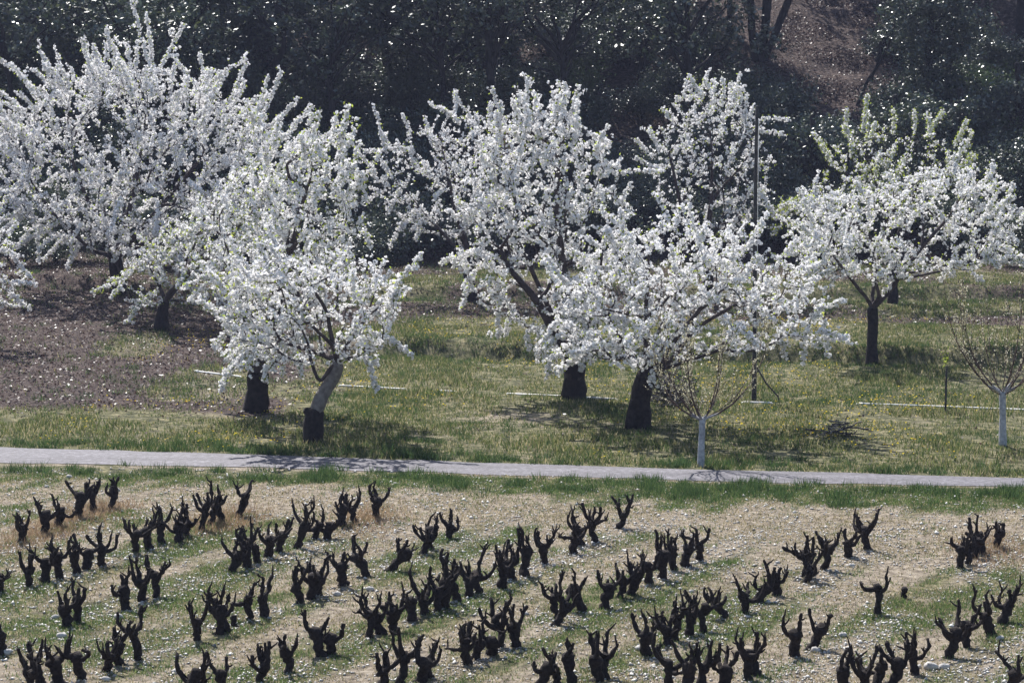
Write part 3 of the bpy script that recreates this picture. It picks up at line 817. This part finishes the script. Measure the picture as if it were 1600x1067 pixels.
def rock(P0, s, label, seed):
    rs = np.random.default_rng(seed)
    nu, nv = 8, 5
    vs = []
    for j in range(nv + 1):
        ph = math.pi * j / nv
        for i in range(nu):
            th = 2 * math.pi * i / nu
            r = 1 + rs.normal(0, .14)
            vs.append((math.sin(ph) * math.cos(th) * r, math.sin(ph) * math.sin(th) * .8 * r, math.cos(ph) * .6 * r))
    vs = np.array(vs) * s + np.array([0, 0, s * .32])
    fs = [(j * nu + i, (j + 1) * nu + i, (j + 1) * nu + (i + 1) % nu, j * nu + (i + 1) % nu) for j in range(nv) for i in range(nu)]
    tag(mesh_obj('stone', vs, fs, M['stone'], None, False, P0), label, 'stone', 'loose stones')
VLAB = [(p, r, i) for r, g in ROWG.items() for i, p in enumerate(g)]
def SB(p):
    _, r, i = min(VLAB, key=lambda t: np.linalg.norm(t[0] - p))
    return f'pale limestone lump near {ORD[i]} vine from track in row ending {ROW_AT[r]}'
for k, (u, v, s) in enumerate([(183,767,.07),(53,772,.05),(683,773,.05),(73,761,.05),(108,746,.07),(27,800,.05),(86,966,.07),(185,966,.09),(1317,994,.07),(1455,1045,.11),(1475,1044,.09),(10,1022,.10),(275,1051,.07),(578,922,.08),(527,930,.07),(95,996,.09),(410,1045,.08),(165,1063,.07),(1330,885,.06),(1215,880,.05),(820,960,.06),(1000,1015,.08),(1275,1018,.08),(1563,999,.07),(1080,925,.05)]):
    p = hit(u, v); rock(p, s, SB(p), k)

# ------------------------------------------------------------------ wooded slope
def leaf_cloud(centers, radii, n, size, flat_=.9):
    """leaves spread through several uneven lobes"""
    w = np.array([r[0] * r[1] * r[2] for r in radii]); k = RNG.choice(len(centers), n, p=w / w.sum())
    d = rand_dirs(n); rr = RNG.random(n) ** .45
    c = np.array(centers)[k] + d * rr[:, None] * np.array(radii)[k]
    # pull leaves into sprays
    ns = max(8, n // 26); sp = c[RNG.integers(0, n, ns)]
    j = RNG.integers(0, ns, n)
    c = sp[j] + RNG.normal(0, 1, (n, 3)) * np.array([.15, .15, .11]) * RNG.choice([.7, 1.0, 1.8], n)[:, None]
    return quads(c, norm(rand_dirs(n) + np.array([0, 0, flat_])), RNG.uniform(.6, 1.25, n) * size, .5)

def shrub_meshes(w, h, n, leafmat, size):
    cs, rs = [], []
    for _ in range(9):
        a = RNG.uniform(0, 6.28); q = RNG.uniform(.1, .75)
        cs.append((math.cos(a) * w * .5 * q, math.sin(a) * w * .5 * q, h * RNG.uniform(.25, .72))); s = RNG.uniform(.22, .36)
        rs.append((w * s, w * s, h * s * .9))
    V, q = leaf_cloud(cs, rs, n, size)
    V[:, 2] = np.maximum(V[:, 2], .02)
    st = []
    for _ in range(9):
        e = np.array(cs[RNG.integers(0, 9)]) * np.array([1, 1, 1.1]); t = np.linspace(0, 1, 6)[:, None]
        p = e * np.concatenate([t ** .8, t ** .8, t], 1) + RNG.normal(0, .05, (6, 3)); p[0] = RNG.normal(0, .08, 3); p[0, 2] = -.2
        st.append(p)
    SV, sq = tubes(np.array(st), np.tile(np.linspace(.035, .01, 6), (9, 1)), 5)
    return (V, q, SV, sq, leafmat)
VAR = [shrub_meshes(3.6, 2.8, 6500, 'shrubleaf', .065), shrub_meshes(3.0, 3.2, 6500, 'oakleaf', .07), shrub_meshes(4.2, 2.4, 7000, 'oakleaf', .065),
       shrub_meshes(2.6, 2.0, 5000, 'bluegreen', .055), shrub_meshes(3.4, 2.6, 7500, 'broom', .05)]
protos = {}
SL = ['dark matt-leaved shrub', 'dark upright glossy shrub', 'low spreading dark shrub', 'pale grey-green shrub', 'fresh green feathery shrub']
TREE_U = [(90, 'tallest cherry'), (252, 'green-tinged drooping cherry'), (430, 'thick straight-trunked cherry'), (560, 'leaning cherry'), (690, 'slim-trunked cherry'), (870, 'tall pipe-side cherry'),
          (1010, 'split-based cherry'), (1110, 'upright cherry'), (1180, 'braced pole'), (1290, 'half-open leafy cherry'), (1400, 'forked cherry'), (1560, 'twiggy whitewashed tree')]
def shrub(u, v, var, sc, P0=None):
    P0 = hit(u, v) if P0 is None else P0
    near = min(TREE_U, key=lambda t: abs(t[0] - u))[1]
    lev = 'at the foot of the slope' if v > 290 else ('half way up the slope' if v > 150 else 'high on the slope')
    root = empty('evergreen_shrub', P0); root.rotation_euler = (0, 0, RNG.uniform(0, 6.28)); root.scale = (sc, sc, sc * RNG.uniform(.85, 1.15))
    tag(root, ('big ' if sc > 1.0 else ('small ' if sc < .85 else '')) + SL[var] + ' ' + lev + ' behind the ' + near, 'shrub', ['matt evergreen shrubs', 'upright glossy shrubs', 'spreading glossy shrubs', 'grey-green shrubs', 'feathery green shrubs'][var])
    if var not in protos:
        V, q, SV, sq, lm = VAR[var]
        protos[var] = (mesh_obj('foliage', V, q, M[lm], root), mesh_obj('stems', SV, sq, M['oakbark'], root, True))
    else:
        for o in protos[var]:
            c = o.copy(); SC.collection.objects.link(c); c.parent = root
MORE = []
for uu in range(-20, 1640, 62):
    for vv in (400, 345, 285, 225, 160, 95, 30):
        u_, v_ = uu + RNG.uniform(-28, 28), vv + RNG.uniform(-25, 20)
        if 1205 < u_ < 1400 and v_ < 235: continue
        if u_ > 1500 and v_ < 110: continue
        if 1115 < u_ < 1265 and v_ < 160: continue
        if abs(u_ - 1006) < 30 and v_ < 170: continue
        if abs(u_ - 440) < 32 and v_ < 190: continue
        if abs(u_ - 778) < 34 and v_ < 330: continue
        if 930 < u_ < 1205 and 40 < v_ < 240 and RNG.random() < .55: continue
        MORE.append((u_, v_, int(RNG.choice([0, 0, 1, 2, 2, 3, 4], p=[.2, .1, .25, .15, .15, .08, .07])), RNG.uniform(.75, 1.05)))
for (u, v, var, sc) in [
    (30,330,0,1.0),(110,350,2,1.0),(200,300,1,1.1),(300,320,0,1.1),(60,215,1,1.1),(150,200,2,1.1),(250,210,0,1.2),(350,220,1,1.2),
    (450,330,2,1.0),(540,360,0,.9),(610,330,1,1.0),(430,240,0,1.1),(520,230,1,1.2),(580,190,3,1.1),(600,255,2,1.1),(500,150,2,1.2),(400,120,1,1.2),(300,110,2,1.2),(180,100,0,1.2),(60,110,1,1.2),
    (660,345,0,.9),(700,250,2,1.1),(650,180,0,1.2),(720,120,1,1.1),(800,220,0,1.1),(830,170,3,1.0),(850,270,1,1.0),(870,110,2,1.2),(780,330,2,1.0),
    (930,330,0,.9),(1000,370,2,.9),(1000,200,1,.8),(960,100,0,1.0),(1040,90,0,1.0),(1090,110,2,.9),(1240,370,0,.9),(1300,390,2,.9),(1220,280,1,.8),(1260,255,3,1.1),(1310,250,3,.9),
    (1400,230,1,1.0),(1470,215,2,1.1),(1520,180,4,1.1),(1560,250,4,1.2),(1590,200,4,1.0),(1450,330,0,1.1),(1540,350,0,1.2),(1600,330,1,1.1),(1400,330,2,1.0),(1590,140,4,.8),(560,95,0,1.1),(760,60,1,1.0),(450,60,0,1.2),(230,50,1,1.3),(100,50,0,1.3),(640,70,1,1.2),(900,60,0,.9),(350,40,2,1.3)] + MORE:
    shrub(u, v, var, sc)

def oak(label, base, stems, crown, nleaf, size=.085, low=0):
    """stems: list of polylines in px (u, v, radius px); crown: lobes (x, y, z, rx, rz) in metres from the base"""
    P0 = hit(*base); m = float((P0 - C0) @ FWD) / F
    root = empty('evergreen_oak', P0); tag(root, label, 'tree', 'evergreen oaks on the wooded slope')
    for stv in stems:
        p = [np.array([(u - base[0]) * m, RNG.normal(0, .1), (base[1] - v) * m]) for u, v, r in stv]
        p[0] = np.array([p[0][0], 0, max(p[0][2], 0) - .1])
        V, q = trunk_mesh(p, [r * m for u, v, r in stv], 9, .6, .10)
        mesh_obj('trunk', V, q, M['oakbark'], root, True)
    top = np.array([(stems[0][-1][0] - base[0]) * m, 0, (base[1] - stems[0][-1][1]) * m])
    polys = []
    for (x, y, z, rx, rz) in crown:
        t = np.linspace(0, 1, 7)[:, None]
        s0 = top * min(1, max(.35, z / max(top[2], .1) * .6))
        p = s0 + (np.array([x, y, z]) - s0) * np.concatenate([t, t, t ** .8], 1) + np.concatenate([np.zeros((1, 3)), RNG.normal(0, .08, (6, 3))])
        polys.append(p)
    V, q = tubes(np.array(polys), np.tile(np.linspace(.09, .025, 7), (len(polys), 1)), 6); mesh_obj('limbs', V, q, M['oakbark'], root, True)
    V, q = leaf_cloud([(c[0], c[1], c[2]) for c in crown], [(c[3], c[3], c[4]) for c in crown], nleaf, size)
    mesh_obj('crown', V, q, M['oakleaf'], root)
def lobes(n, w, z0, z1, r):
    out = []
    for _ in range(n):
        a = RNG.uniform(0, 6.28); q = math.sqrt(RNG.random()) * w
        rr = r * RNG.uniform(.75, 1.25)
        out.append((math.cos(a) * q, math.sin(a) * q * .8, RNG.uniform(z0, z1), rr, rr * .75))
    return out
oak('evergreen oak on a tall dark trunk rising above the slim-trunked cherry', (775, 265), [[(775,265,8),(772,190,7),(765,100,6),(762,0,6),(765,-90,5)]], lobes(11, 3.2, 6.0, 10.5, 1.5), 11000)
oak('evergreen oak with ivy on a wide dark trunk beside the tall one', (790, 140), [[(790,140,8),(788,60,8),(790,-20,7),(792,-90,6)]], lobes(8, 2.4, 4.8, 8.5, 1.4) + [(.3,-.3,2.2,.7,1.6),(.5,-.2,3.4,.7,1.2)], 9000)
oak('evergreen oak on a thick dark trunk above the tallest cherry', (440, 200), [[(440,200,11),(438,110,10),(440,20,9),(442,-90,8)]], lobes(12, 3.6, 6.0, 11, 1.7), 11000)
oak('dense evergreen oak hung low with foliage above the drooping shoots', (300, 170), [[(300,170,8),(303,90,7),(298,-10,6)]], lobes(13, 3.4, 2.2, 8, 1.5), 13000)
oak('dense evergreen oak with low glinting foliage over the far end of the tallest cherry', (120, 150), [[(120,150,8),(118,70,7),(122,-20,6)]], lobes(13, 3.4, 2.0, 8, 1.5), 13000)
oak('evergreen oak at the left-hand end of the wood', (-20, 170), [[(-20,170,8),(-22,90,7),(-18,0,6)]], lobes(12, 3.4, 2.0, 8, 1.5), 11000)
oak('dense evergreen oak with low glossy crown between two thick dark trunks', (600, 190), [[(600,190,7),(604,110,6),(598,10,5)]], lobes(13, 3.2, 2.2, 8, 1.4), 13000)
oak('twin-stemmed evergreen oak above the tall straight-trunked cherry', (1004, 120), [[(1000,120,5),(999,60,4.5),(997,0,4),(990,-70,4)], [(1008,120,4.5),(1012,60,4),(1013,0,4),(1020,-70,3)]], lobes(9, 2.6, 4.6, 8.5, 1.3), 9000)
oak('evergreen oak whose three stems spread from one foot on the litter slope', (1186, 92), [[(1180,92,7),(1174,40,6),(1172,0,6),(1168,-80,5)], [(1190,92,7),(1196,40,7),(1198,0,7),(1204,-80,6)], [(1194,92,5),(1212,50,6),(1228,10,6),(1250,-50,5)]], lobes(11, 3.4, 4.2, 8.5, 1.4), 9000)
oak('slender evergreen oak stem on the pale slope crest', (1140, 50), [[(1140,50,5),(1140,0,4.5),(1142,-60,4)]], lobes(7, 2.0, 3.6, 7, 1.2), 6000)
oak('broad low-branched evergreen oak with glinting foliage beside the open litter slope', (1450, 205), [[(1450,205,6),(1452,140,6),(1448,60,5),(1450,-20,5)], [(1478,205,5),(1480,120,5),(1484,40,4)]],
    [(-.9,-.5,3.2,1.1,1.2),(.2,-.7,3.6,1.2,1.3),(1.2,-.4,3.4,1.2,1.2),(-.6,-.6,4.6,1.2,1.1),(.8,-.5,5.0,1.3,1.1),(1.9,0,4.6,1.1,1.0),(-1.2,0,5.6,1.2,1.0),(.2,0,6.2,1.4,1.1),(1.6,.4,6.4,1.3,1.0),(0,-.4,2.0,1.0,.9),(.9,-.4,1.8,1.0,.9)], 15000)
oak('slim dark oak stem standing on the sunlit slope between two oaks', (1546, 42), [[(1546,42,4.5),(1543,15,4),(1539,-20,4),(1536,-80,3)]], lobes(6, 1.8, 3.6, 6.5, 1.1), 5000)
oak('thick dark oak trunk at the right-hand end of the wood', (1594, 90), [[(1594,90,9),(1594,40,8),(1595,0,8),(1597,-90,7)]], lobes(9, 2.8, 4.6, 8.5, 1.4), 8000)
for k, (u, v, what) in enumerate([(20,260,'low'),(210,240,'low'),(520,270,'low'),(690,215,'low'),(880,230,'low'),(1075,215,'low'),(1060,20,'high'),(700,30,'high'),(360,30,'high'),(40,20,'high'),(1290,-60,'high'),(1420,-70,'high'),(1500,-40,'high'),(1650,150,'low'),(1500,290,'low'),(1590,250,'low'),(1270,330,'low'),(1400,300,'low')]):
    near = min(TREE_U, key=lambda t: abs(t[0] - u))[1]
    small = (u > 1220 and what == 'low')
    oak(('slim-stemmed evergreen oak part way up the slope behind the ' if what == 'low' else 'tall evergreen oak near the slope crest behind the ') + near, (u, v),
        [[(u, v, 5), (u + 4, v - 70, 4.5), (u - 3, v - 150, 4)]], lobes(9 if small else 14, 2.0 if small else 3.6, 1.6 if small else 4.2, 3.6 if small else 9.0, 1.0 if small else 1.7), 5000 if small else 6500, .085 if small else .125)
oak('thin bare sapling leaning across the litter slope', (1338, 165), [[(1338,165,2.6),(1356,125,2.4),(1376,95,2.2),(1392,60,1.8),(1398,30,1.4)], [(1362,120,1.6),(1376,85,1.5),(1384,50,1.2)]], [(1.5,0,3.2,.5,.4),(1.7,0,3.8,.5,.4)], 500)

# ------------------------------------------------------------------ ground cover that nobody could count
def scatter(u0, u1, v0, v1, n, zfun=None):
    """random terrain points in the part of the place the picture can see, even per ground area"""
    y0, y1 = flat_y(v1), flat_y(v0)
    y = np.sqrt(RNG.uniform(y0 ** 2, y1 ** 2, n)); x = RNG.uniform((u0 - 800) / F, (u1 - 800) / F, n) * y * 1.01
    return x, y
def keep(x, y, prob):
    k = RNG.random(len(x)) < np.clip(prob, 0, 1); x, y = x[k], y[k]
    return np.stack([x, y, terr(x, y)], 1)
def in_track(x, y, pad=0.0):
    return (y > near_edge(x) + pad) & (y < far_edge(x) - pad)

# orchard grass
x, y = scatter(-60, 1660, 425, 760, 560000)
g, l, vg = zones(x, y)
oy = y - far_edge(x)
P = keep(x, y, np.where(oy < 0, 0, (.45 + .55 * g) * (1 - .93 * l) * sstep(-.9, .15, vnoise(x * 1.3, y * .9, 41) + .5 * vnoise(x * 4, y * 3, 42))))
V, f = tris_blades(P, RNG.uniform(.04, .13, len(P)) * (1 + .6 * vnoise(P[:, 0] * .6, P[:, 1] * .4, 43)), RNG.uniform(.022, .040, len(P)), RNG.uniform(.2, 1.0, len(P)))
tag(mesh_obj('orchard_grass', V, f, M['grass']), 'short mixed green and straw grass covering the orchard floor', kind='stuff')
# lush tufts: verges of the track, strips in the orchard, patches between the vines
def tufts(name, label, x, y, prob, per, h, spread, matn='lush'):
    P = keep(x, y, prob)
    n = len(P) * per
    B = np.repeat(P, per, 0); o = RNG.normal(0, spread, (n, 2)); B[:, :2] += o
    B[:, 2] = terr(B[:, 0], B[:, 1])
    k = ~in_track(B[:, 0], B[:, 1], .06); B = B[k]; o = o[k]; n = len(B)
    hh = RNG.uniform(h[0], h[1], n) * np.exp(-(o ** 2).sum(1) / (2 * (spread * 1.3) ** 2))
    V, f = tris_blades(B, hh + .02, RNG.uniform(.011, .024, n), RNG.uniform(.2, 1.0, n))
    return tag(mesh_obj(name, V, f, M[matn]), label, kind='stuff')
x, y = scatter(-60, 1660, 690, 800, 9000)
vy = near_edge(x) - y; oy = y - far_edge(x); _, _, vg = zones(x, y)
cl = sstep(-.05, .35, vnoise(x * 1.5, y * 1.1, 51))
tufts('verge_grass', 'lush green grass tufts along both edges of the track', x, y,
      np.where(vy > 0, vg * (.08 + .92 * cl) * .62, np.where(oy > 0, np.exp(-((oy - .5) / .9) ** 2) * (.2 + .8 * cl) * .55, 0)), 46, (.06, .24), .12)
x, y = scatter(-60, 1660, 430, 700, 19000)
cl = sstep(.0, .5, vnoise(x * .7, y * .35, 52) + .35 * vnoise(x * 1.9, y * 1.1, 58)); _, l, _ = zones(x, y)
pipegap = np.abs(y - np.interp(x, PIPEX, PIPEY) + .12) < .14
gapu = 800 + x / y * F
ingap = np.zeros(len(x), bool)
for a_, b_ in ((384, 436), (456, 520), (645, 678), (724, 782), (975, 1025), (1124, 1148), (1216, 1330)): ingap |= (gapu > a_) & (gapu < b_)
cl = np.where(pipegap & ingap, 6.0, cl)
bk1 = np.exp(-((y - (81.2 - .13 * x)) / .9) ** 2) * sstep(-9, -4, x); bk2 = np.exp(-((y - 95.6) / .9) ** 2)
cl = cl + 1.3 * (bk1 + bk2) * sstep(-.45, .3, vnoise(x * 1.4, y, 57))
tufts('meadow_tufts', 'green grass clumps scattered in strips under the blossoming trees', x, y, np.where(y > far_edge(x) + 1.5, (cl * .55 + bk1 + bk2) * (1 - .7 * l), 0), 28, (.07, .20), .15)
x, y = scatter(-40, 1640, 745, 1090, 17000)
vy = near_edge(x) - y; g, _, _ = zones(x, y)
cl = .05 + sstep(.40, .85, g + .3 * vnoise(x * 2.2, y * 1.6, 53))
tufts('vineyard_weeds', 'patches of low green weeds between the vine rows', x, y, np.where(vy > .5, cl * .8, 0), 26, (.02, .07), .17, 'weed')
# dry straw over vineyard soil and orchard
x, y = scatter(-40, 1640, 745, 1090, 190000)
vy = near_edge(x) - y
P = keep(x, y, np.where(vy > .1, .25 + .5 * sstep(-.4, .4, vnoise(x * 1.5, y, 54)), 0))
V, f = tris_blades(P, RNG.uniform(.015, .05, len(P)), RNG.uniform(.018, .04, len(P)), RNG.uniform(.5, 2.2, len(P)))
tag(mesh_obj('dry_straw', V, f, M['straw']), 'short straw-coloured stubble on the vineyard soil', kind='stuff')
dp = np.concatenate([ROWG[0], ROWG[1][:3], ROWG[2][:2], ROWG[7][:2]])
n = 9000; k = RNG.integers(0, len(dp), n); B = dp[k] + np.concatenate([RNG.normal(0, 1, (n, 2)) * np.array([.35, .8]), np.zeros((n, 1))], 1); B[:, 2] = terr(B[:, 0], B[:, 1])
V, f = tris_blades(B, RNG.uniform(.04, .16, n), RNG.uniform(.01, .02, n), RNG.uniform(.4, 1.4, n))
tag(mesh_obj('dry_grass', V, f, M['dry']), 'reddish dry grass around the vines at the row ends', kind='stuff')
# pebbles
x, y = scatter(-40, 1640, 735, 1090, 75000)
vy = near_edge(x) - y; ph = row_phase(x, y)
P = keep(x, y, np.where(vy > 0, (.22 + .8 * np.exp(-(ph / .5) ** 2) * sstep(3, 9, vy)) * sstep(-.5, .4, vnoise(x * 1.1, y * .9, 55) + .4), .0))
n = len(P); s = np.minimum(np.exp(RNG.normal(-4.0, .42, n)), .055)
oc = np.array([(1, 0, 0), (0, 1, 0), (-1, 0, 0), (0, -1, 0), (0, 0, .7), (0, 0, -.5)], float)
th = RNG.uniform(0, 6.28, n); ct, sn = np.cos(th), np.sin(th)
jit = oc[None] * RNG.uniform(.6, 1.3, (n, 6, 3)) + RNG.normal(0, .15, (n, 6, 3))
V = np.stack([jit[..., 0] * ct[:, None] - jit[..., 1] * sn[:, None], jit[..., 0] * sn[:, None] + jit[..., 1] * ct[:, None], jit[..., 2]], -1) * s[:, None, None] + P[:, None, :] + np.array([0, 0, .008])
of = np.array([(0, 1, 4), (1, 2, 4), (2, 3, 4), (3, 0, 4), (1, 0, 5), (2, 1, 5), (3, 2, 5), (0, 3, 5)])
f = (np.arange(n)[:, None, None] * 6 + of[None]).reshape(-1, 3)
tag(mesh_obj('pebbles', V.reshape(-1, 3), f, M['pebble']), 'small pale limestone pebbles strewn along the vine rows', kind='stuff')
# fallen leaves under the left-hand clump, at the back of the orchard and on the slope
x, y = scatter(-60, 1660, 425, 700, 150000)
_, l, _ = zones(x, y)
P1 = keep(x, y, np.where(y > far_edge(x) + .5, l * .75 + .02, 0))
n = 60000; y = RNG.uniform(HILL0 - 2, 150, n); x = RNG.uniform(-.2, .2, n) * y
n2 = 60000; y2 = RNG.uniform(112, 152, n2); x2 = RNG.uniform(.088, .145, n2) * y2
x = np.concatenate([x, x2]); y = np.concatenate([y, y2]); P2 = keep(x, y, .15 + .85 * sstep(-.6, .2, vnoise(x * .9, y * .9, 71)))
P = np.concatenate([P1, P2]); n = len(P); P[:, 2] += RNG.uniform(.005, .05, n)
V, f = quads(P, norm(rand_dirs(n) * .75 + np.array([0, 0, 1.0])), RNG.uniform(.025, .06, n), .6)
tag(mesh_obj('leaf_litter', V, f, M['litter']), 'brown fallen leaves covering the shaded ground and wooded slope', kind='stuff')
# yellow flowers
x, y = scatter(0, 1600, 520, 725, 26000)
P = keep(x, y, np.where((y > far_edge(x) + .3) & (x > -11), sstep(-.1, .5, vnoise(x * .45, y * .2, 61)) * (.3 + .7 * sstep(0, .5, vnoise(x * 2, y, 62))), 0) * .55)
P[:, 2] += RNG.uniform(.05, .12, len(P)); n = len(P)
V, f = quads(P, norm(rand_dirs(n) * .5 + np.array([0, 0, 1.0])), RNG.uniform(.018, .034, n), .9)
tag(mesh_obj('wildflowers', V, f, M['yellow']), 'tiny yellow wildflowers dotted through the orchard grass', kind='stuff')

# ------------------------------------------------------------------ light spring haze
hb = np.array([(x, y, z) for x in (-205, 205) for y in (-95, 345) for z in (-2.0, 112)], float)
hf = [(0, 1, 3, 2), (4, 6, 7, 5), (0, 4, 5, 1), (2, 3, 7, 6), (0, 2, 6, 4), (1, 5, 7, 3)]
hm, hnt, hout = mat('haze')
hv = hnt.nodes.new('ShaderNodeVolumePrincipled')
hv.inputs['Color'].default_value = (.60, .66, 1.0, 1); hv.inputs['Density'].default_value = .00022; hv.inputs['Anisotropy'].default_value = .2
hnt.links.new(hv.outputs[0], hout.inputs['Volume'])
tag(mesh_obj('haze', hb, hf, hm), 'thin bluish haze in the air over the orchard', kind='stuff')
